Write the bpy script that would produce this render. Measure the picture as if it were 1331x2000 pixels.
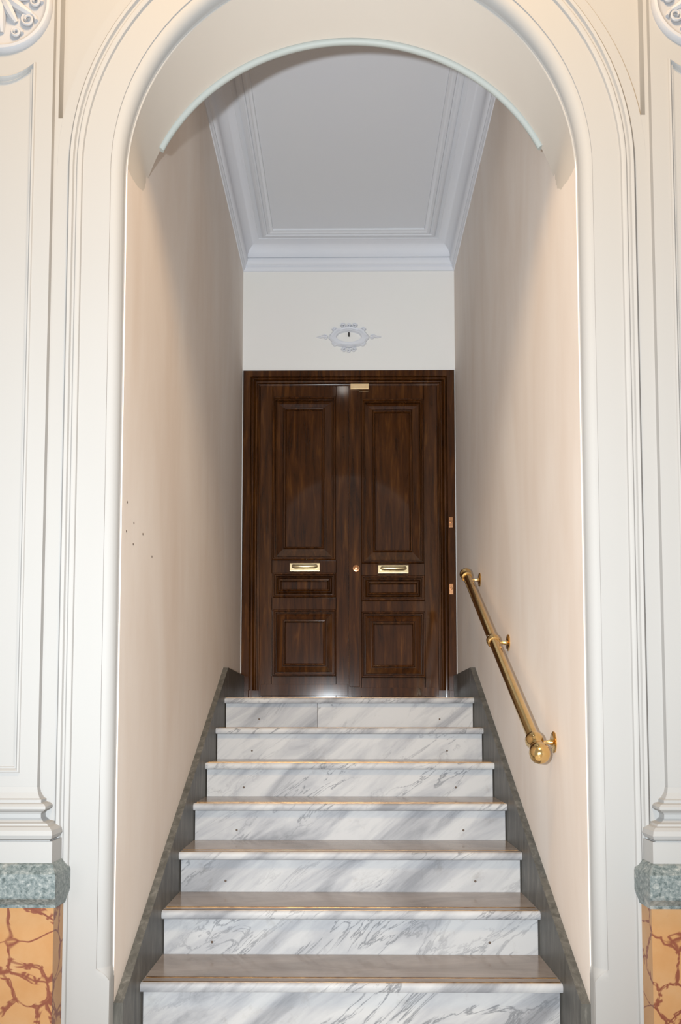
import bpy, bmesh, math, random
from mathutils import Vector, Matrix
random.seed(7)
PI = math.pi
for o in list(bpy.data.objects): bpy.data.objects.remove(o)
scene = bpy.context.scene
COL = scene.collection

# ------------------------------------------------------------------ camera
EYE = 1.081
cam = bpy.data.cameras.new('camera')
cam.sensor_fit = 'VERTICAL'; cam.sensor_height = 36.0; cam.sensor_width = 24.0
cam.lens = 1527.96 / 2000 * 36
cam.shift_y = (1310.34 - 1000) / 2000
cam.clip_start = 0.02
camo = bpy.data.objects.new('camera', cam); COL.objects.link(camo)
camo.location = (-0.0148, 0, EYE)
camo.rotation_euler = (PI / 2 + 0.0583, 0, 0.0079)
scene.camera = camo

# ------------------------------------------------------------------ light
w = bpy.data.worlds.new('world'); scene.world = w; w.use_nodes = True
w.node_tree.nodes['Background'].inputs[0].default_value = (1.0, 0.965, 0.92, 1)
w.node_tree.nodes['Background'].inputs[1].default_value = 0.34
def lamp(name, loc, power, col, r):
    l = bpy.data.lights.new(name, 'POINT'); l.energy = power; l.color = col; l.shadow_soft_size = r
    o = bpy.data.objects.new(name, l); COL.objects.link(o); o.location = loc; return o
lamp('hall_lamp_light', (0.0, 0.75, 4.9), 440, (1.0, 0.68, 0.36), 0.4)
# the photographer's flash, held to the right of the lens: a zoomed beam that fades to its edge
fl = bpy.data.lights.new('flash_light', 'SPOT'); fl.energy = 640; fl.color = (0.88, 0.95, 1.0); fl.shadow_soft_size = 0.03
fl.spot_size = math.radians(124); fl.spot_blend = 1.0
flo = bpy.data.objects.new('flash_light', fl); COL.objects.link(flo); flo.location = (-0.26, -0.10, EYE + 0.04)
flo.rotation_euler = (Vector((0.0, 5.4, 2.75)) - flo.location).to_track_quat('-Z', 'Y').to_euler()
# small shaded ceiling lamp of the corridor, just behind the arch
cl = bpy.data.lights.new('corridor_lamp_light', 'SPOT'); cl.energy = 3.5; cl.color = (1.0, 0.93, 0.85); cl.shadow_soft_size = 0.05
cl.spot_size = math.radians(150); cl.spot_blend = 0.6
clo = bpy.data.objects.new('corridor_lamp_light', cl); COL.objects.link(clo); clo.location = (-0.05, 3.25, 4.34)
# daylight from the street door behind and to the left of the camera
dl = bpy.data.lights.new('street_daylight', 'AREA'); dl.shape = 'RECTANGLE'; dl.size = 1.6; dl.size_y = 2.4; dl.energy = 45; dl.color = (0.90, 0.96, 1.0)
dlo = bpy.data.objects.new('street_daylight', dl); COL.objects.link(dlo); dlo.location = (-2.2, -3.0, 1.3)
dlo.rotation_euler = (Vector((0.5, 3.5, 1.2)) - dlo.location).to_track_quat('-Z', 'Y').to_euler()
vs = scene.view_settings
vs.view_transform = 'Standard'; vs.look = 'None'; vs.gamma = 1.0; vs.exposure = 0.16
vs.use_curve_mapping = False

# ------------------------------------------------------------------ main measures (metres)
YJ, YR, YD, W2 = 2.474, 2.79, 5.409, 0.7525     # hall wall face, back of arch, door wall, half corridor width
ZS = 2.885                                       # springing of the arch
Y0, RUN, RISE, TOP, S2 = 4.53, 0.30, 0.17, 1.19, 0.7231
ZC = 4.42                                        # corridor ceiling

# ------------------------------------------------------------------ materials
def mat(name, col, rough=0.5, metal=0.0, spec=0.5, coat=0.0):
    m = bpy.data.materials.new(name); m.use_nodes = True
    b = m.node_tree.nodes['Principled BSDF']
    b.inputs['Base Color'].default_value = (*col, 1); b.inputs['Roughness'].default_value = rough
    b.inputs['Metallic'].default_value = metal; b.inputs['Specular IOR Level'].default_value = spec
    b.inputs['Coat Weight'].default_value = coat; b.inputs['Coat Roughness'].default_value = 0.06
    return m
class NT:
    def __init__(s, m): s.t = m.node_tree; s.n = s.t.nodes; s.b = s.n['Principled BSDF']
    def add(s, k, **kw):
        n = s.n.new(k)
        for a, v in kw.items(): setattr(n, a, v)
        return n
    def link(s, a, b): s.t.links.new(a, b)
    def coord(s, scale=(1, 1, 1), rot=(0, 0, 0), kind='Position'):
        if kind == 'Position': src = s.add('ShaderNodeNewGeometry').outputs['Position']
        else: src = s.add('ShaderNodeTexCoord').outputs[kind]
        mp = s.add('ShaderNodeMapping'); mp.inputs['Scale'].default_value = scale; mp.inputs['Rotation'].default_value = rot
        s.link(src, mp.inputs['Vector']); return mp.outputs['Vector']
    def noise(s, vec, scale, detail=4, rough=0.55, dist=0.0):
        n = s.add('ShaderNodeTexNoise'); n.inputs['Scale'].default_value = scale; n.inputs['Detail'].default_value = detail
        n.inputs['Roughness'].default_value = rough; n.inputs['Distortion'].default_value = dist
        s.link(vec, n.inputs['Vector']); return n.outputs['Fac']
    def ramp(s, fac, stops):
        r = s.add('ShaderNodeValToRGB'); e = r.color_ramp.elements
        while len(e) < len(stops): e.new(0.5)
        for k, (p, c) in zip(e, stops): k.position = p; k.color = (*c, 1) if len(c) == 3 else c
        s.link(fac, r.inputs['Fac']); return r.outputs['Color']
    def mix(s, fac, a, b, mode='MIX'):
        n = s.add('ShaderNodeMix', data_type='RGBA', blend_type=mode)
        for v, i in ((fac, 0), (a, 6), (b, 7)):
            if hasattr(v, 'is_linked') or hasattr(v, 'links'): s.link(v, n.inputs[i])
            else: n.inputs[i].default_value = v if i == 0 else (*v, 1)
        return n.outputs[2]
    def base(s, c): s.link(c, s.b.inputs['Base Color'])
    def bump(s, fac, strength=0.2, dist=0.002):
        n = s.add('ShaderNodeBump'); n.inputs['Strength'].default_value = strength; n.inputs['Distance'].default_value = dist
        s.link(fac, n.inputs['Height']); s.link(n.outputs['Normal'], s.b.inputs['Normal'])

def plaster(name, a, b, scale=1.2, stretch=(1, 1, 0.35), rough=0.75, bump=0.08):
    m = mat(name, a, rough, spec=0.3); t = NT(m)
    f = t.noise(t.coord(stretch), scale, 5, 0.6, 0.4)
    t.base(t.ramp(f, [(0.32, a), (0.68, b)]))
    t.bump(t.noise(t.coord(), 60, 3), bump, 0.001)
    return m
M = {}
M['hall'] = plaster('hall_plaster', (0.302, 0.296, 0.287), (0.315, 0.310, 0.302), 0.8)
M['side'] = plaster('corridor_plaster', (0.655, 0.56, 0.485), (0.735, 0.67, 0.612), 2.2, (1, 1, 0.3))
M['end'] = plaster('end_plaster', (0.79, 0.775, 0.735), (0.80, 0.775, 0.745), 1.5, (1, 1, 1))
M['ceil'] = plaster('ceiling_paint', (0.635, 0.65, 0.695), (0.65, 0.665, 0.695), 1.0, (1, 1, 1))
M['stucco'] = plaster('white_stucco', (0.66, 0.675, 0.72), (0.68, 0.69, 0.725), 2, (1, 1, 1), 0.6)
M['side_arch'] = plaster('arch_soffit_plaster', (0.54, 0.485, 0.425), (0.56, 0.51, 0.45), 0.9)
M['relief'] = plaster('relief_plaster', (0.35, 0.35, 0.362), (0.37, 0.37, 0.38), 2, (1, 1, 1), 0.6)
M['bead'] = plaster('bead_paint', (0.36, 0.385, 0.365), (0.375, 0.395, 0.375), 2, (1, 1, 1), 0.5)

def marble():
    m = mat('white_veined_marble', (0.7, 0.7, 0.7), 0.5, spec=0.2); t = NT(m)
    v = t.coord((1, 1, 1)); sep = t.add('ShaderNodeSeparateXYZ'); t.link(v, sep.inputs[0])
    # every riser and tread is its own slab: shift the pattern by its random number
    oi = t.add('ShaderNodeObjectInfo'); mul = t.add('ShaderNodeMath', operation='MULTIPLY'); mul.inputs[1].default_value = 9.0
    t.link(oi.outputs['Random'], mul.inputs[0])
    cmb = t.add('ShaderNodeCombineXYZ')
    for i in (0, 2): t.link(mul.outputs[0], cmb.inputs[i])
    add = t.add('ShaderNodeVectorMath', operation='ADD'); t.link(v, add.inputs[0]); t.link(cmb.outputs[0], add.inputs[1])
    mp = t.add('ShaderNodeMapping'); mp.inputs['Rotation'].default_value = (0, math.radians(38), 0); t.link(add.outputs[0], mp.inputs[0])
    sc = t.add('ShaderNodeMapping'); sc.inputs['Scale'].default_value = (0.55, 0.8, 2.6); t.link(mp.outputs[0], sc.inputs[0])
    cloud = t.noise(sc.outputs[0], 2.6, 6, 0.6, 0.6)
    c1 = t.ramp(cloud, [(0.34, (0.195, 0.199, 0.212)), (0.47, (0.315, 0.317, 0.328)), (0.60, (0.405, 0.402, 0.402))])
    vein = t.noise(sc.outputs[0], 3.2, 7, 0.62, 1.2)
    vr = t.ramp(vein, [(0.475, (0, 0, 0)), (0.497, (1, 1, 1)), (0.52, (0, 0, 0))])
    msk = t.ramp(t.noise(sc.outputs[0], 1.4, 2), [(0.45, (0, 0, 0)), (0.62, (1, 1, 1))])
    vm = t.mix(1.0, vr, msk, 'MULTIPLY')
    c2 = t.mix(vm, c1, (0.145, 0.15, 0.16))
    dirt = t.ramp(t.noise(v, 9, 6, 0.7), [(0.60, (1, 1, 1)), (0.78, (0.70, 0.67, 0.63))])
    t.base(t.mix(0.8, c2, dirt, 'MULTIPLY'))
    return m
M['marble'] = marble()
def tread_marble():
    m = mat('worn_tread_marble', (0.5, 0.47, 0.45), 0.16); t = NT(m)
    v = t.coord((0.8, 2.0, 1))
    c = t.ramp(t.noise(v, 3, 6, 0.65, 0.8), [(0.3, (0.15, 0.128, 0.115)), (0.6, (0.235, 0.205, 0.188)), (0.8, (0.30, 0.27, 0.255))])
    t.base(c); return m
M['tread'] = tread_marble()
def grey_marble():
    m = mat('grey_green_marble', (0.2, 0.19, 0.17), 0.42, spec=0.25); t = NT(m)
    v = t.coord((14, 14, 2.2)); f = t.noise(v, 2.0, 6, 0.7, 0.6)
    c = t.ramp(f, [(0.32, (0.050, 0.049, 0.043)), (0.55, (0.095, 0.091, 0.081)), (0.70, (0.155, 0.147, 0.13)), (0.8, (0.26, 0.245, 0.215))])
    t.base(c); return m
M['grey'] = grey_marble()
def serpentine():
    m = mat('speckled_green_marble', (0.3, 0.35, 0.35), 0.4, spec=0.3); t = NT(m)
    v = t.coord(); f = t.noise(v, 75, 6, 0.75, 0.3); g = t.noise(v, 9, 5, 0.65)
    c = t.ramp(f, [(0.36, (0.055, 0.072, 0.072)), (0.48, (0.125, 0.15, 0.15)), (0.58, (0.19, 0.21, 0.205)), (0.70, (0.33, 0.34, 0.32))])
    pale = t.ramp(g, [(0.55, (0, 0, 0)), (0.66, (0.75, 0.75, 0.75))])
    t.base(t.mix(pale, c, (0.33, 0.325, 0.30))); return m
M['serp'] = serpentine()
def breccia():
    m = mat('orange_breccia_marble', (0.5, 0.3, 0.15), 0.35, spec=0.3); t = NT(m)
    v = t.coord(); n = t.add('ShaderNodeTexNoise'); n.inputs['Scale'].default_value = 4.5; n.inputs['Detail'].default_value = 2.5
    t.link(v, n.inputs['Vector'])
    sub = t.add('ShaderNodeVectorMath', operation='MULTIPLY_ADD'); sub.inputs[1].default_value = (0.16, 0.16, 0.16)
    t.link(n.outputs['Color'], sub.inputs[0]); t.link(v, sub.inputs[2])
    def vor(scale, src):
        k = t.add('ShaderNodeTexVoronoi', feature='DISTANCE_TO_EDGE'); k.inputs['Scale'].default_value = scale
        t.link(src, k.inputs['Vector']); return k.outputs['Distance']
    base = t.ramp(t.noise(v, 5, 5, 0.6), [(0.3, (0.32, 0.155, 0.055)), (0.55, (0.355, 0.195, 0.085)), (0.8, (0.375, 0.235, 0.125))])
    d1 = vor(8.5, sub.outputs[0])
    # thin red seams round the large pebbles, swelling to crushed patches full of small pebbles
    wid = t.ramp(t.noise(v, 7, 3, 0.6), [(0.40, (0.010, 0.010, 0.010)), (0.62, (0.13, 0.13, 0.13))])
    lt = t.add('ShaderNodeMath', operation='DIVIDE'); t.link(d1, lt.inputs[0]); t.link(wid, lt.inputs[1])
    band = t.ramp(lt.outputs[0], [(0.80, (1, 1, 1)), (1.1, (0, 0, 0))])
    seam = t.ramp(d1, [(0.012, (1, 1, 1)), (0.028, (0, 0, 0))])
    small = t.ramp(vor(34, sub.outputs[0]), [(0.07, (1, 1, 1)), (0.20, (0, 0, 0))])
    crushed = t.mix(1.0, small, band, 'MULTIPLY')
    gate = t.ramp(t.noise(v, 2.3, 2), [(0.40, (0.35, 0.35, 0.35)), (0.56, (1, 1, 1))])
    seam = t.mix(1.0, seam, gate, 'MULTIPLY')
    c = t.mix(crushed, base, (0.17, 0.055, 0.03)); c = t.mix(seam, c, (0.15, 0.045, 0.026))
    t.base(c); return m
M['breccia'] = breccia()
def wood():
    m = mat('varnished_mahogany', (0.1, 0.035, 0.012), 0.085, spec=0.5); t = NT(m)
    v = t.coord((9, 9, 0.8)); f = t.noise(v, 3.5, 6, 0.6, 0.5)
    c = t.ramp(f, [(0.3, (0.020, 0.0064, 0.0020)), (0.55, (0.056, 0.018, 0.0040)), (0.75, (0.118, 0.043, 0.009))])
    t.base(c); t.bump(t.noise(t.coord((1, 1, 0.2)), 14, 2), 0.05, 0.002); return m
M['wood'] = wood()
def brassmat(name, col, r, v):
    m = mat(name, col, r, metal=1.0); t = NT(m)
    f = t.noise(t.coord(), 30, 4); t.base(t.ramp(f, [(0.35, col), (0.7, v)])); return m
M['brass'] = brassmat('polished_brass', (0.74, 0.50, 0.20), 0.17, (0.80, 0.57, 0.27))
M['oldbrass'] = brassmat('worn_brass', (0.72, 0.58, 0.33), 0.34, (0.80, 0.68, 0.44))
M['dullbrass'] = brassmat('dull_brass', (0.90, 0.66, 0.36), 0.55, (0.95, 0.74, 0.46))
M['strip'] = brassmat('tarnished_strip', (0.24, 0.115, 0.04), 0.42, (0.50, 0.28, 0.105))
M['copper'] = brassmat('coppery_brass', (0.62, 0.30, 0.14), 0.35, (0.7, 0.38, 0.2))
M['dark'] = mat('dark_iron', (0.03, 0.027, 0.025), 0.6)
M['rust'] = mat('rusty_hole', (0.09, 0.065, 0.05), 0.8)
M['floor'] = plaster('hall_floor_marble', (0.60, 0.57, 0.53), (0.68, 0.66, 0.62), 3, (1, 1, 1), 0.25, 0.0)

# ------------------------------------------------------------------ mesh helpers
def obj(name, bm, m, parent=None, smooth=False, loc=(0, 0, 0)):
    me = bpy.data.meshes.new(name); bmesh.ops.recalc_face_normals(bm, faces=bm.faces); bm.to_mesh(me); bm.free()
    if isinstance(m, str): m = M[m]
    me.materials.append(m)
    if smooth:
        for p in me.polygons: p.use_smooth = True
        try: me.set_sharp_from_angle(angle=math.radians(38))
        except Exception: pass
    o = bpy.data.objects.new(name, me); COL.objects.link(o); o.location = loc
    if parent: o.parent = parent
    return o
def empty(name, loc=(0, 0, 0)):
    o = bpy.data.objects.new(name, None); COL.objects.link(o); o.location = (0, 0, 0); o.empty_display_size = 0.1; return o
def tag(o, label=None, cat=None, kind=None, group=None):
    for k, v in (('label', label), ('category', cat), ('kind', kind), ('group', group)):
        if v: o[k] = v
    return o
def B(): return bmesh.new()
def quad(bm, *ps): return bm.faces.new([bm.verts.new(p) for p in ps])
def box(bm, x0, x1, y0, y1, z0, z1, bev=0.0):
    r = bmesh.ops.create_cube(bm, size=1.0)
    for v in r['verts']:
        v.co = Vector(((x0 + x1) / 2 + v.co.x * (x1 - x0), (y0 + y1) / 2 + v.co.y * (y1 - y0), (z0 + z1) / 2 + v.co.z * (z1 - z0)))
    if bev:
        es = {e for v in r['verts'] for e in v.link_edges}
        bmesh.ops.bevel(bm, geom=list(es), offset=bev, segments=2, affect='EDGES', profile=0.7)
    return bm
def loft(bm, rings, closed=True, caps=(False, False)):
    """rings: list of lists of points with equal counts; skins neighbours."""
    vr = [[bm.verts.new(p) for p in r] for r in rings]
    n = len(vr[0])
    for a, b in zip(vr, vr[1:]):
        for i in range(n if closed else n - 1):
            j = (i + 1) % n
            bm.faces.new((a[i], a[j], b[j], b[i]))
    if caps[0]: bm.faces.new(vr[0])
    if caps[1]: bm.faces.new(vr[-1])
    return bm
def prism_yz(bm, pts, x0, x1):
    loft(bm, [[(x0, y, z) for y, z in pts], [(x1, y, z) for y, z in pts]], True, (True, True)); return bm
def rect_frame(bm, x0, x1, z0, z1, y, rings, fill=True):
    """nested rectangles facing -Y; rings = (inset, height towards the viewer)."""
    rr = [[(x0 + i, y - h, z0 + i), (x1 - i, y - h, z0 + i), (x1 - i, y - h, z1 - i), (x0 + i, y - h, z1 - i)] for i, h in rings]
    loft(bm, rr, True, (False, fill)); return bm
def frame_axis(d):
    d = Vector(d).normalized(); a = Vector((0, 0, 1)) if abs(d.z) < 0.9 else Vector((1, 0, 0))
    u = d.cross(a).normalized(); v = d.cross(u).normalized(); return u, v, d
def lathe(bm, o, d, prof, seg=24, caps=(True, True)):
    """prof = (distance along d, radius)."""
    u, v, d = frame_axis(d); o = Vector(o)
    rings = [[o + d * t + (u * math.cos(2 * PI * k / seg) + v * math.sin(2 * PI * k / seg)) * max(r, 1e-4) for k in range(seg)] for t, r in prof]
    return loft(bm, rings, True, caps)
def tube(bm, pts, r, seg=8, caps=True):
    pts = [Vector(p) for p in pts]; rings = []; u = None
    for i, p in enumerate(pts):
        d = (pts[min(i + 1, len(pts) - 1)] - pts[max(i - 1, 0)]).normalized()
        if u is None: u, v, _ = frame_axis(d)
        else:
            u = (u - d * u.dot(d)).normalized(); v = d.cross(u)
        rr = r[i] if isinstance(r, (list, tuple)) else r
        rings.append([p + (u * math.cos(2 * PI * k / seg) + v * math.sin(2 * PI * k / seg)) * rr for k in range(seg)])
    return loft(bm, rings, True, (caps, caps))
def blob(bm, c, s, rot=None, u=14, v=8):
    r = bmesh.ops.create_uvsphere(bm, u_segments=u, v_segments=v, radius=1.0)
    m = Matrix.Translation(c) @ (rot or Matrix.Identity(4)) @ Matrix.Diagonal((*s, 1))
    for q in r['verts']: q.co = m @ q.co
    return bm

# ================================================================== setting
bm = B(); box(bm, -3.2, 3.2, -3.5, 2.76, -0.12, 0.0)
tag(obj('floor', bm, 'floor'), kind='structure')

# ---- hall wall with the arched opening
AR = 56
def arc(r, a0=PI, a1=0.0, n=AR, zc=ZS): return [(r * math.cos(a0 + (a1 - a0) * i / n), zc + r * math.sin(a0 + (a1 - a0) * i / n)) for i in range(n + 1)]
CH, RS, RD, ZT = 0.044, 0.970, 0.04, 5.2
bm = B()
ri, rs = W2 + CH, RS
pi_, ps_ = arc(ri), arc(rs)
for i in range(AR):                                            # ring around the arch
    a, b, c, d = pi_[i], pi_[i + 1], ps_[i + 1], ps_[i]
    quad(bm, (a[0], YJ, a[1]), (b[0], YJ, b[1]), (c[0], YJ, c[1]), (d[0], YJ, d[1]))
TIP = 3.06
for s in (-1, 1):
    quad(bm, (s * ri, YJ, 0), (s * RS, YJ, 0), (s * RS, YJ, ZS), (s * ri, YJ, ZS))
    quad(bm, (s * RS, YJ, 0), (s * 3.2, YJ, 0), (s * 3.2, YJ, ZT), (s * RS, YJ, ZT))
    # sliver between arch ring and spandrel recess
    zs = [ZS + (TIP - ZS) * k / 6 for k in range(7)]
    for z0, z1 in zip(zs, zs[1:]):
        x0 = math.sqrt(RS * RS - (z0 - ZS) ** 2); x1 = math.sqrt(RS * RS - (z1 - ZS) ** 2)
        if abs(x0 - RS) < 1e-6: x0 = RS - 1e-4
        quad(bm, (s * x0, YJ, z0), (s * RS, YJ, z0), (s * RS, YJ, z1), (s * x1, YJ, z1))
    xt = math.sqrt(RS * RS - (TIP - ZS) ** 2)
    quad(bm, (s * xt, YJ, TIP), (s * RS, YJ, TIP), (s * RS, YJ + RD, TIP), (s * xt, YJ + RD, TIP))
    quad(bm, (s * RS, YJ, TIP), (s * RS, YJ, ZT), (s * RS, YJ + RD, ZT), (s * RS, YJ + RD, TIP))
    # wall ends so the wall is solid
    quad(bm, (s * 3.2, YJ, 0), (s * 3.2, YR, 0), (s * 3.2, YR, ZT), (s * 3.2, YJ, ZT))
for i in range(AR):                                            # rim and back of the spandrel recess
    c, d = ps_[i + 1], ps_[i]
    quad(bm, (c[0], YJ, c[1]), (d[0], YJ, d[1]), (d[0], YJ + RD, d[1]), (c[0], YJ + RD, c[1]))
    quad(bm, (d[0], YJ + RD, d[1]), (c[0], YJ + RD, c[1]), (c[0], YJ + RD, ZT), (d[0], YJ + RD, ZT))
quad(bm, (-3.2, YJ, ZT), (3.2, YJ, ZT), (3.2, YR, ZT), (-3.2, YR, ZT))
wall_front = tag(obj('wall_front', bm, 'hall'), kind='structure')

# moulded edge of the opening: small fillet, quarter round, fillet; square below the stop
ov = [(0.0, 0.052), (0.004, 0.050), (0.006, 0.044)]
for k in range(9):
    a = PI / 2 * k / 8; ov.append((0.006 + 0.034 * (1 - math.cos(a)), 0.044 - 0.040 * math.sin(a)))
ov += [(0.041, 0.004), (0.0415, 0.0)]; ov.append((CH, 0.0))
sq = [(0.0, 0.052), (0.0, 0.042), (0.0, 0.030)] + [(0.0, 0.020 - 0.0022 * k) for k in range(9)] + [(0.0, 0.0), (0.012, 0.0), (CH, 0.0)]
rings = []
def sec(prof, x, z, nx, nz): return [(x + nx * o_, YJ + y_, z + nz * o_) for o_, y_ in prof]
mixp = lambda t: [((1 - t) * a[0] + t * b[0], (1 - t) * a[1] + t * b[1]) for a, b in zip(sq, ov)]
rings.append(sec(sq, -W2, 0.0, -1, 0)); rings.append(sec(sq, -W2, 0.262, -1, 0))
for t, z in ((0.25, 0.275), (0.6, 0.287), (0.9, 0.296), (1, 0.298), (1, 0.302)): rings.append(sec(mixp(t), -W2, z, -1, 0))
for i in range(AR + 1):
    a = PI - PI * i / AR; rings.append(sec(ov, W2 * math.cos(a), ZS + W2 * math.sin(a), math.cos(a), math.sin(a)))
for t, z in ((1, 0.302), (1, 0.298), (0.9, 0.296), (0.6, 0.287), (0.25, 0.275)): rings.append(sec(mixp(t), W2, z, 1, 0))
rings.append(sec(sq, W2, 0.262, 1, 0)); rings.append(sec(sq, W2, 0.0, 1, 0))
bm = B(); loft(bm, rings, False)
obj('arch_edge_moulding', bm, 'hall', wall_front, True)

# raised architrave band outside the flat
ar = [(0.132, 0), (0.134, -0.008), (0.140, -0.012), (0.147, -0.012), (0.152, -0.007), (0.158, -0.007), (0.161, -0.016), (0.170, -0.018), (0.176, -0.012), (0.179, 0)]
rings = [sec(ar, -W2, 0.0, -1, 0)]
for i in range(AR + 1):
    a = PI - PI * i / AR; rings.append(sec(ar, W2 * math.cos(a), ZS + W2 * math.sin(a), math.cos(a), math.sin(a)))
rings.append(sec(ar, W2, 0.0, 1, 0))
bm = B(); loft(bm, rings, False)
obj('architrave_moulding', bm, 'hall', wall_front, True)

# soffit of the arch and its back face
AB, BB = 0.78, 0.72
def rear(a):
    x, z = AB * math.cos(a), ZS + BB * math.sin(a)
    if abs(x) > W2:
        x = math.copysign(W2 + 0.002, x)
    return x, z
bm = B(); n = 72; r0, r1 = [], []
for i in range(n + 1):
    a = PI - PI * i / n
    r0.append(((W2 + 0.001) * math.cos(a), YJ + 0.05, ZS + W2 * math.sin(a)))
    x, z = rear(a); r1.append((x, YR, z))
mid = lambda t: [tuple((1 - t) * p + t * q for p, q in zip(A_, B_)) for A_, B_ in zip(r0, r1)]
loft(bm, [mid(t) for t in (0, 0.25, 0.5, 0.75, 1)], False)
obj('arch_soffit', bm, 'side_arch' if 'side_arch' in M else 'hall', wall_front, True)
bm = B()
for a, b in zip(r1, r1[1:]):
    if abs(a[0] - b[0]) > 1e-6: quad(bm, a, b, (b[0], YR, 4.6), (a[0], YR, 4.6))
obj('arch_back_face', bm, 'side', wall_front)
# bead along the rear edge, stopping at a small notch on both sides
bm = B(); path = []
a_stop = math.asin((3.185 - ZS) / BB)
for i in range(61):
    a = (PI - a_stop) + (2 * a_stop - PI) * i / 60
    x, z = rear(a); nx, nz = -math.cos(a), -math.sin(a)
    path.append((x + nx * 0.004, YR - 0.006, z + nz * 0.004))
tube(bm, path, 0.0125, 10)
obj('arch_bead', bm, 'bead', wall_front, True)

# ---- corridor shell
for s, nm in ((-1, 'wall_left'), (1, 'wall_right')):
    bm = B(); box(bm, *sorted((s * W2, s * (W2 + 0.2))), YJ + 0.05, 5.65, 0, 4.7)
    wl = tag(obj(nm, bm, 'side'), kind='structure')
    if s < 0:
        # old screw holes in the plaster
        for y, z in ((2.585, 1.80), (2.67, 1.75), (2.58, 1.70), (2.665, 1.675), (2.79, 1.74), (2.925, 1.685)):
            bm = B(); lathe(bm, (-W2, y, z), (1, 0, 0), [(0, 0.0045), (0.0008, 0.0042), (0.001, 0.002)], 10)
            obj('screw_hole', bm, 'rust', wl)
bm = B(); box(bm, -W2, W2, YD, 5.65, 3.531, 4.7); box(bm, -W2, W2, 5.46, 5.65, 0, 3.531)
for s in (-1, 1): box(bm, *sorted((s * 0.7475, s * W2)), YD + 0.004, 5.46, 1.19, 3.531)
wall_back = tag(obj('wall_back', bm, 'end'), kind='structure')
bm = B(); box(bm, -W2, W2, YR, YD, ZC, 4.7)
ceiling = tag(obj('ceiling', bm, 'ceil'), kind='structure')
# cornice, cove and ceiling frame: profile swept round the four sides (inset from walls, height)
def room_sweep(bm, prof):
    rings = [[(-W2 + d, YR + d, z), (W2 - d, YR + d, z), (W2 - d, YD - d, z), (-W2 + d, YD - d, z)] for d, z in prof]
    loft(bm, rings, True)
bm = B()
room_sweep(bm, [(0, 4.252), (0.006, 4.254), (0.010, 4.268), (0.017, 4.275), (0.017, 4.290), (0.024, 4.294), (0.030, 4.303), (0.036, 4.318), (0.036, 4.332), (0.030, 4.334), (0.024, 4.334), (0.024, 4.339)])
cor = tag(obj('trim_1', bm, 'stucco', None, True), kind='structure')
cv = [(0.022, 4.337), (0.030, 4.339)]
for k in range(11):
    a = PI / 2 * k / 10; cv.append((0.122 - 0.088 * math.cos(a), 4.342 + 0.076 * math.sin(a)))
bm = B(); room_sweep(bm, cv + [(0.125, 4.421)])
tag(obj('trim_2', bm, 'stucco', None, True), kind='structure')
bm = B()
room_sweep(bm, [(0.150, 4.421), (0.152, 4.410), (0.160, 4.406), (0.176, 4.406), (0.182, 4.411), (0.190, 4.411), (0.196, 4.403), (0.210, 4.402), (0.218, 4.409), (0.232, 4.411), (0.236, 4.421)])
tag(obj('trim_3', bm, 'ceil', None, True), kind='structure')

# ---- marble skirting boards along the stairs
T = 0.0293
for s, nm in ((-1, 'baseboard_left'), (1, 'baseboard_right')):
    e = tag(empty(nm), kind='structure')
    x0, x1 = sorted((s * W2, s * (W2 - T)))
    bm = B(); prism_yz(bm, [(2.525, 0.0), (4.661, 0.0), (4.661, 1.373), (2.525, 0.177)], x0, x1)
    obj('skirting_slab', bm, 'grey', e)
    bm = B(); prism_yz(bm, [(4.664, 1.10), (5.395, 1.10), (5.395, 1.362), (4.664, 1.374)], x0, x1)
    obj('skirting_slab', bm, 'grey', e)

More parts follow.
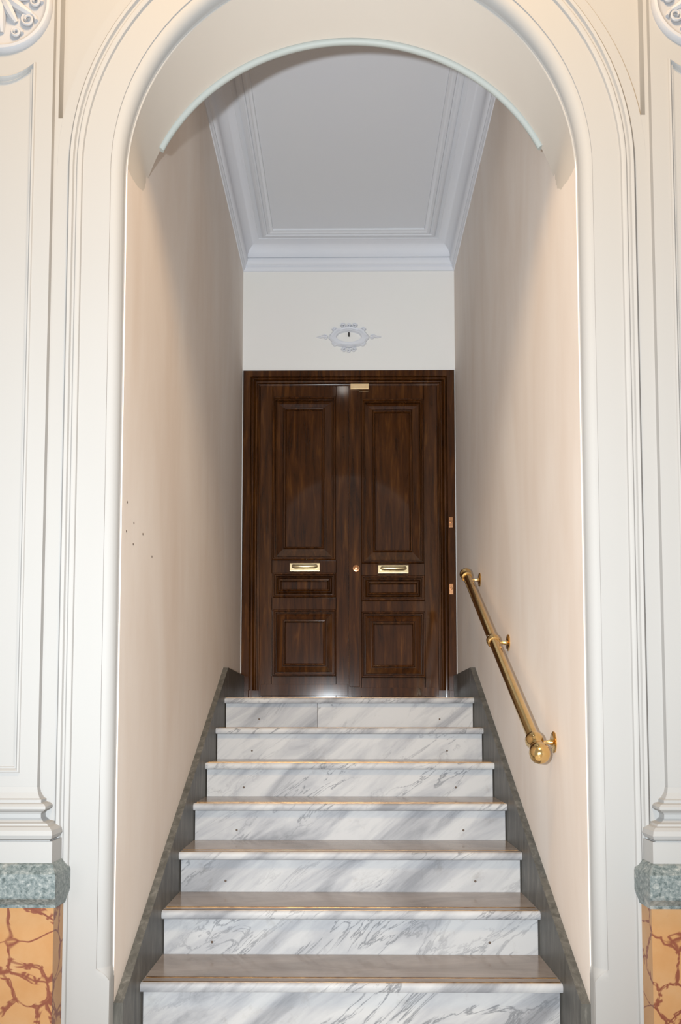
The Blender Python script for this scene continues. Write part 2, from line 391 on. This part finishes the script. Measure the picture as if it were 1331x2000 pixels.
# ================================================================== staircase
st = tag(empty('staircase'), 'white veined marble staircase climbing to the double door', 'staircase')
OV = 0.0275
for i in range(7):
    yn, zt = Y0 - RUN * i, TOP - RISE * i
    yb = 5.395 if i == 0 else Y0 - RUN * (i - 1) + OV
    th, rr = 0.032, 0.014
    pr = [(yb, zt), (yn + rr, zt)]
    for k in range(1, 7):
        a = PI / 2 * k / 6; pr.append((yn + rr - rr * math.sin(a), zt - rr + rr * math.cos(a)))
    pr += [(yn, zt - th + 0.010), (yn + 0.003, zt - th + 0.003), (yn + 0.010, zt - th), (yb, zt - th)]
    bm = B(); prism_yz(bm, pr, -S2 + 0.0005, S2 - 0.0005)
    tr = obj('tread', bm, 'tread', st, True)
    # the polished nose shows the paler marble of the slab
    pn = [(yn + rr * 0.8, zt - 0.0005)]
    for k in range(1, 7):
        a = PI / 2 * k / 6; pn.append((yn + rr - (rr + 0.0012) * math.sin(a), zt - rr + (rr + 0.0008) * math.cos(a)))
    pn += [(yn - 0.0012, zt - th + 0.010), (yn + 0.0024, zt - th + 0.0022), (yn + 0.010, zt - th - 0.0008), (yn + 0.02, zt - th + 0.004), (yn + 0.02, zt - 0.004)]
    bm = B(); prism_yz(bm, pn, -S2 + 0.0004, S2 - 0.0004)
    obj('nosing', bm, 'marble', tr, True)
    for d0, d1 in ((0.010, 0.019), (0.056, 0.066)):
        bm = B(); box(bm, -S2 + 0.006, S2 - 0.006, yn + d0, yn + d1, zt - 0.004, zt + 0.0012, 0.0004)
        obj('inlaid_strip', bm, 'strip', tr)
    cuts = [-S2 + 0.004, -0.185, S2 - 0.004] if i == 0 else [-S2 + 0.004, S2 - 0.004]      # the top riser is jointed
    for xa, xb in zip(cuts, cuts[1:]):
        bm = B(); box(bm, xa + 0.0006, xb - 0.0006, yn + OV, yn + OV + 0.02, zt - RISE, zt - th, 0.0015)
        rs_ = obj('riser', bm, 'marble', st)
    if i < 6:
        for s in (-1, 1):
            bm = B(); lathe(bm, (s * (0.525 + 0.004 * (i % 3)), yn + OV + 0.0005, zt - RISE + 0.046), (0, -1, 0), [(0, 0.0055), (0.0012, 0.005), (0.0015, 0.0025)], 10)
            obj('rod_hole', bm, 'rust', rs_)

# ================================================================== double door
door = tag(empty('door_1'), 'dark varnished mahogany double door with fielded panels and brass fittings', None, 'structure')
YF = 5.397                                        # face of the frame
YL = 5.428                                        # face of the leaves
fr = [(-0.0005, 0.0), (-0.0005, -0.012), (0.004, -0.016), (0.052, -0.016), (0.054, -0.006), (0.058, 0.004), (0.061, 0.004), (0.062, -0.006), (0.067, -0.013), (0.074, -0.012), (0.079, -0.003), (0.080, 0.010), (0.084, 0.012), (0.085, 0.002), (0.090, -0.003), (0.097, 0.000), (0.101, 0.008), (0.102, 0.020), (0.108, 0.022), (0.112, 0.016), (0.119, 0.018), (0.122, 0.026), (0.124, 0.04)]
def frame_sec(o_, y_, hz):
    return [(-0.746 + o_, YF + 0.016 + y_, 1.19), (-0.746 + o_, YF + 0.016 + y_, 3.527 - hz), (0.746 - o_, YF + 0.016 + y_, 3.527 - hz), (0.746 - o_, YF + 0.016 + y_, 1.19)]
bm = B(); loft(bm, [frame_sec(o_, y_, o_ * 0.85) for o_, y_ in fr], False)
frame = obj('door_frame', bm, 'wood', door)
for s in (-1, 1):                                 # plain blocks at the feet of the frame
    bm = B(); box(bm, *sorted((s * 0.747, s * 0.694)), YF - 0.006, YF + 0.02, 1.19, 1.262, 0.002); obj('plinth_block', bm, 'wood', frame)
    bm = B(); box(bm, *sorted((s * 0.692, s * 0.624)), YF + 0.004, YF + 0.03, 1.19, 1.262, 0.002); obj('plinth_block', bm, 'wood', frame)
for z in (2.435, 1.965):
    bm = B(); box(bm, 0.700, 0.727, YF - 0.005, YF + 0.002, z - 0.036, z + 0.036, 0.002); bp_ = obj('lock_plate', bm, 'copper', frame)
    bm = B(); lathe(bm, (0.713, YF - 0.004, z + 0.004), (0, -1, 0), [(0, 0.009), (0.006, 0.009), (0.009, 0.006)], 14); obj('keyhole_cover', bm, 'copper', bp_, True)
def ringset(k, f0):
    return [(-0.003, -0.006), (0, -0.006), (0.001, 0.012), (0.003, 0.020), (0.008, 0.026), (0.013, 0.026), (0.017, 0.019), (0.018, 0.010), (0.022, 0.010), (0.024, 0.002), (0.026, -0.012), (0.030, -0.012), (0.031, -0.004),
            (k - 0.024, 0.010), (k - 0.023, 0.002), (k - 0.020, 0.002), (k - 0.019, 0.014), (k - 0.014, 0.021), (k - 0.008, 0.019), (k - 0.004, 0.008), (k - 0.002, -0.004), (k, -0.006 + f0)]
leaves = {
 -1: dict(x=(-0.624, -0.0006), p=[(-0.541, -0.090, 2.172, 3.343, 0.102), (-0.533, -0.086, 1.909, 2.086, 0.064), (-0.532, -0.086, 1.359, 1.827, 0.093)], kick=(-0.612, -0.008, 1.226, 1.306), h=(-0.414, -0.202, 2.096, 2.154)),
  1: dict(x=(0.0006, 0.624), p=[(0.087, 0.529, 2.147, 3.325, 0.102), (0.086, 0.533, 1.885, 2.067, 0.064), (0.087, 0.534, 1.348, 1.812, 0.093)], kick=(0.020, 0.614, 1.222, 1.282), h=(0.205, 0.419, 2.081, 2.139))}
for s, L in leaves.items():
    x0, x1 = L['x']; zb, zt = 1.197, 3.423
    bm = B()
    # stiles and rails around three openings
    cols = L['p']; px0 = min(p[0] for p in cols); px1 = max(p[1] for p in cols)
    box(bm, x0, px0 + 0.004, YL, YL + 0.03, zb, zt); box(bm, px1 - 0.004, x1, YL, YL + 0.03, zb, zt)
    zz = [zb] + [v for p in reversed(cols) for v in (p[2], p[3])] + [zt]
    for a, b in zip(zz[0::2], zz[1::2]): box(bm, px0, px1, YL, YL + 0.03, a - 0.003 if a > zb else a, b + 0.003 if b < zt else b)
    leaf = obj('door_leaf', bm, 'wood', door)
    for p in cols:
        bm = B(); rect_frame(bm, p[0], p[1], p[2], p[3], YL, ringset(p[4], 0.0))
        if p[4] < 0.08: pass
        obj('door_panel', bm, 'wood', leaf)
    k = L['kick']; bm = B(); box(bm, k[0], k[1], YL - 0.008, YL + 0.001, k[2], k[3], 0.002); obj('kick_board', bm, 'wood', leaf)
    h = L['h']; bm = B(); box(bm, h[0], h[1], YL - 0.006, YL + 0.001, h[2], h[3], 0.003)
    hp = obj('letter_plate', bm, 'oldbrass', leaf)
    bm = B(); mz = (h[2] + h[3]) / 2
    tube(bm, [(h[0] + 0.024, YL - 0.004, mz + 0.004), (h[0] + 0.026, YL - 0.022, mz + 0.004), (h[0] + 0.040, YL - 0.027, mz), (h[1] - 0.040, YL - 0.027, mz), (h[1] - 0.026, YL - 0.022, mz + 0.004), (h[1] - 0.024, YL - 0.004, mz + 0.004)], [0.010, 0.013, 0.015, 0.015, 0.013, 0.010], 12)
    obj('pull_bar', bm, 'oldbrass', hp, True)
    if s > 0:
        bm = B(); box(bm, 0.004, 0.076, YL - 0.016, YL + 0.001, 1.285, zt - 0.004, 0.003); obj('meeting_strip', bm, 'wood', leaf)
        bm = B(); lathe(bm, (0.052, YL - 0.016, 2.114), (0, -1, 0), [(0, 0.023), (0.004, 0.023), (0.006, 0.014), (0.010, 0.012), (0.016, 0.016), (0.022, 0.015), (0.025, 0.008)], 20); obj('door_knob', bm, 'copper', leaf, True)
        bm = B(); box(bm, 0.013, 0.143, YL - 0.026, YL - 0.008, 3.392, 3.430, 0.003); obj('latch_plate', bm, 'dullbrass', leaf)

# ================================================================== brass handrail
hr = tag(empty('handrail'), 'polished brass handrail on three wall brackets beside the stairs', 'handrail')
XR = 0.680
pt = lambda t: Vector((XR, 2.898 + (4.52 - 2.898) * t, 0.986 + (1.906 - 0.986) * t))
dirv = (pt(1) - pt(0)).normalized()
bm = B(); lathe(bm, pt(0), dirv, [(0, 0.0225), ((pt(1) - pt(0)).length, 0.0225)], 28); obj('rail_tube', bm, 'brass', hr, True)
bm = B()
lathe(bm, pt(0) + dirv * 0.035, -dirv, [(0, 0.0225), (0.002, 0.029), (0.012, 0.033), (0.028, 0.034), (0.044, 0.030), (0.052, 0.027), (0.062, 0.0255), (0.072, 0.0275), (0.084, 0.032), (0.098, 0.0365), (0.112, 0.0375), (0.126, 0.035), (0.138, 0.028), (0.146, 0.018), (0.149, 0.004)], 32)
obj('ball_end', bm, 'brass', hr, True)
bm = B()
lathe(bm, pt(1) - dirv * 0.05, dirv, [(0, 0.0225), (0.002, 0.030), (0.014, 0.032), (0.024, 0.028), (0.030, 0.026), (0.044, 0.027), (0.052, 0.033), (0.064, 0.035), (0.074, 0.030), (0.082, 0.020), (0.086, 0.004)], 32)
obj('end_cap', bm, 'brass', hr, True)
for k, (y, z) in enumerate(((2.909, 0.986), (3.698, 1.430), (4.470, 1.866))):
    if k == 1:
        c = pt((y - 2.898) / (4.52 - 2.898))
        bm = B(); lathe(bm, c - dirv * 0.024, dirv, [(0, 0.0225), (0.002, 0.028), (0.010, 0.031), (0.024, 0.0325), (0.038, 0.031), (0.046, 0.028), (0.048, 0.0225)], 32); obj('collar', bm, 'brass', hr, True)
    bm = B(); lathe(bm, (W2 - 0.004, y, z), (-1, 0, 0), [(0, 0.015), (0.006, 0.012), (0.016, 0.0085), (0.034, 0.0065), (0.06, 0.007)], 20); br = obj('bracket', bm, 'brass', hr, True)
    bm = B(); lathe(bm, (W2, y, z), (-1, 0, 0), [(0, 0.040), (0.003, 0.040), (0.006, 0.036), (0.0075, 0.016)], 32); obj('wall_plate', bm, 'brass', br, True)

# ================================================================== pilasters of the hall wall
def pilaster(s, label):
    e = tag(empty('pilaster'), label, 'pilaster', None, 'pilasters flanking the arch')
    cx = s * 1.150
    def rect_rings(prof):
        return [[(cx - hw, YJ + 0.001, z), (cx - hw, YJ - p_, z), (cx + hw, YJ - p_, z), (cx + hw, YJ + 0.001, z)] for z, p_, hw in prof]
    # shaft with its sunk panel
    sh = 0.022; hw = 0.168; z0, z1 = 0.82, ZT
    bm = B()
    pxh, pz0, pz1 = 0.112, 0.905, 3.235
    nA = 12
    def toparc(h_, inset):                                  # panel head follows the medallion in a shallow hollow curve
        return [(cx - h_ + 2 * h_ * i / nA, pz1 - inset - 0.045 * (1 - ((-1 + 2 * i / nA)) ** 2)) for i in range(nA + 1)]
    def outline(h_, inset, y):
        return [(x, y, z) for x, z in toparc(h_, inset)] + [(cx + h_, y, pz0 + inset), (cx - h_, y, pz0 + inset)]
    yf = YJ - sh
    # front face built around the panel
    ol = outline(pxh, 0, yf)
    quad(bm, (cx - hw, yf, z0), (cx + hw, yf, z0), (cx + hw, yf, pz0), (cx - hw, yf, pz0))
    quad(bm, (cx - hw, yf, pz0), (cx - pxh, yf, pz0), (cx - pxh, yf, pz1), (cx - hw, yf, pz1))
    quad(bm, (cx + hw, yf, pz0), (cx + pxh, yf, pz0), (cx + pxh, yf, pz1), (cx + hw, yf, pz1))
    for i in range(nA): quad(bm, ol[i], ol[i + 1], (ol[i + 1][0], yf, pz1), (ol[i][0], yf, pz1))
    quad(bm, (cx - hw, yf, pz1), (cx + hw, yf, pz1), (cx + hw, yf, z1), (cx - hw, yf, z1))
    for q in (-1, 1): quad(bm, (cx + q * hw, yf, z0), (cx + q * hw, YJ + 0.001, z0), (cx + q * hw, YJ + 0.001, z1), (cx + q * hw, yf, z1))
    obj('shaft', bm, 'hall', e)
    bm = B()
    loft(bm, [outline(pxh - i_, i_, yf - h_) for i_, h_ in ((0, 0), (0.002, 0.005), (0.007, 0.006), (0.011, 0.002), (0.014, -0.004), (0.018, -0.004), (0.020, -0.009), (0.026, -0.010))], True, (False, True))
    obj('panel_moulding', bm, 'hall', e)
    bm = B()
    loft(bm, rect_rings([(0.862, 0.0225, 0.1685), (0.845, 0.026, 0.172), (0.828, 0.036, 0.182), (0.824, 0.044, 0.190), (0.815, 0.044, 0.190), (0.812, 0.054, 0.203), (0.805, 0.061, 0.210), (0.797, 0.061, 0.210), (0.790, 0.052, 0.201), (0.787, 0.044, 0.193), (0.780, 0.039, 0.188), (0.768, 0.040, 0.189), (0.758, 0.052, 0.201), (0.754, 0.066, 0.218), (0.748, 0.068, 0.222), (0.745, 0.080, 0.232), (0.736, 0.091, 0.242), (0.722, 0.094, 0.245), (0.711, 0.088, 0.240), (0.706, 0.078, 0.232), (0.703, 0.078, 0.232)]), False)
    obj('base_moulding', bm, 'hall', e)
    bm = B(); loft(bm, rect_rings([(0.7035, 0.0, 0.243), (0.7035, 0.086, 0.243), (0.622, 0.088, 0.244)]), False); obj('plinth', bm, 'hall', e)
    bm = B(); loft(bm, rect_rings([(0.640, 0.086, 0.243), (0.636, 0.098, 0.250), (0.612, 0.126, 0.268), (0.604, 0.128, 0.270), (0.546, 0.128, 0.270), (0.540, 0.126, 0.268), (0.517, 0.100, 0.262), (0.508, 0.098, 0.260), (0.507, 0.0, 0.260)]), False); cap = obj('marble_cap', bm, 'serp', e)
    bm = B(); loft(bm, rect_rings([(0.508, 0.092, 0.254), (0.0, 0.092, 0.254)]), False); obj('marble_dado', bm, 'breccia', e)
    # medallion with a carved leaf
    mz, mr = 3.43, 0.163
    y = yf
    bm = B(); lathe(bm, (cx, y + 0.001, mz), (0, -1, 0), [(0, mr), (0.010, mr), (0.018, mr - 0.006), (0.020, mr - 0.014), (0.014, mr - 0.022), (0.011, mr - 0.03), (0.014, 0.05), (0.016, 0.001)], 48)
    md = obj('medallion', bm, 'relief', e, True)
    for k in range(9):                                      # leaf ribs spreading from the top
        a = math.radians(-90 + (k - 4) * 24); bm = B()
        tip = 0.118 if k % 2 == 0 else 0.10
        pts, rad = [], []
        for q in range(9):
            t = q / 8; aa = a + 0.35 * (k - 4) / 4 * t * t; rr_ = tip * t
            pts.append((cx + rr_ * math.cos(aa), y - 0.012 - 0.010 * math.sin(PI * t), mz + 0.03 + rr_ * 1.12 * math.sin(aa)))
            rad.append(0.004 + 0.013 * math.sin(PI * min(1, t * 0.86 + 0.05)))
        tube(bm, pts, rad, 8); obj('leaf_lobe', bm, 'relief', md, True)
    for q in (-1, 1):                                       # rolled scrolls at the sides
        for (ox, oz, r_) in ((0.088, -0.062, 0.026), (0.05, -0.105, 0.018), (0.112, 0.0, 0.020), (0.085, 0.075, 0.024)):
            bm = B(); pts = []
            for k in range(22):
                a = k / 21 * 3.3 * PI; rr_ = r_ * (1 - 0.75 * k / 21)
                pts.append((cx + q * (ox + rr_ * math.cos(a)), y - 0.014 - 0.008 * k / 21, mz + oz + rr_ * math.sin(a)))
            tube(bm, pts, [0.0065 - 0.003 * k / 21 for k in range(22)], 7); obj('scroll', bm, 'relief', md, True)
    return e, cap
pl_l, _ = pilaster(-1, 'cream pilaster left of the arch on a strongly red-veined orange marble dado')
pl_r, cap_r = pilaster(1, 'cream pilaster right of the arch on a plainer orange marble dado')
bm = B(); lathe(bm, (1.083, YJ - 0.127, 0.590), (0, -1, 0), [(0, 0.012), (0.004, 0.017), (0.012, 0.019), (0.020, 0.015), (0.024, 0.004)], 18)
obj('brass_stud', bm, 'brass', cap_r, True)

# ================================================================== plaster cartouche over the door
ct = tag(empty('plaster_cartouche'), 'small white stucco cartouche with oval centre above the door', 'ornament')
CX, CZ = 0.002, 3.765
def ell(rx, rz, y, n=64, wob=0.0, f=8): return [(CX + rx * (1 + wob * math.cos(f * 2 * PI * k / n)) * math.cos(2 * PI * k / n), y, CZ + rz * (1 + wob * math.cos(f * 2 * PI * k / n)) * math.sin(2 * PI * k / n)) for k in range(n)]
bm = B(); loft(bm, [ell(0.140, 0.074, YD, wob=0.035), ell(0.139, 0.073, YD - 0.008, wob=0.035), ell(0.130, 0.067, YD - 0.014, wob=0.03), ell(0.112, 0.056, YD - 0.012), ell(0.100, 0.049, YD - 0.016), ell(0.090, 0.042, YD - 0.015), ell(0.084, 0.037, YD - 0.004)], True)
obj('oval_frame', bm, 'stucco', ct, True)
bm = B(); loft(bm, [ell(0.085, 0.038, YD - 0.004), ell(0.02, 0.01, YD - 0.005)], True, (False, True)); obj('oval_field', bm, 'end', ct)
def scroll(cx_, cz_, r_, q, th=0.005, turns=1.4, nm='scroll', start=0.0):
    bm = B(); pts = []
    for k in range(20):
        a = start + k / 19 * turns * 2 * PI; rr_ = r_ * (1 - 0.7 * k / 19); pts.append((CX + cx_ + q * rr_ * math.cos(a), YD - 0.006, CZ + cz_ + rr_ * math.sin(a)))
    tube(bm, pts, th, 7); obj(nm, bm, 'stucco', ct, True)
for x_, q in ((-0.040, -1), (0.0, 1), (0.040, 1)): scroll(x_, 0.083, 0.018 if x_ else 0.014, q, 0.0055)
for x_, q in ((-0.036, -1), (0.036, 1)): scroll(x_, -0.090, 0.017, q, 0.005)
scroll(0, -0.100, 0.013, 1, 0.005)
for q in (-1, 1):
    scroll(q * 0.166, 0.0, 0.017, q, 0.005, 1.2); scroll(q * 0.100, 0.052, 0.017, q, 0.006); scroll(q * 0.100, -0.050, 0.017, q, 0.006)
    bm = B(); tube(bm, [(CX + q * 0.150, YD - 0.006, CZ), (CX + q * 0.18, YD - 0.008, CZ + 0.004), (CX + q * 0.205, YD - 0.006, CZ - 0.002), (CX + q * 0.230, YD - 0.002, CZ + 0.004)], [0.007, 0.009, 0.006, 0.002], 8); obj('leaf_tip', bm, 'stucco', ct, True)
bm = B(); tube(bm, [(CX, YD - 0.004, CZ + 0.018), (CX, YD - 0.018, CZ + 0.018), (CX, YD - 0.020, CZ + 0.006), (CX, YD - 0.018, CZ - 0.006)], [0.007, 0.006, 0.005, 0.0045], 8)
obj('iron_hook', bm, 'dark', ct, True)

# the relief stands well proud of the wall
ct.scale = (1, 1.9, 1); ct.location = (0, YD * (1 - 1.9), 0)
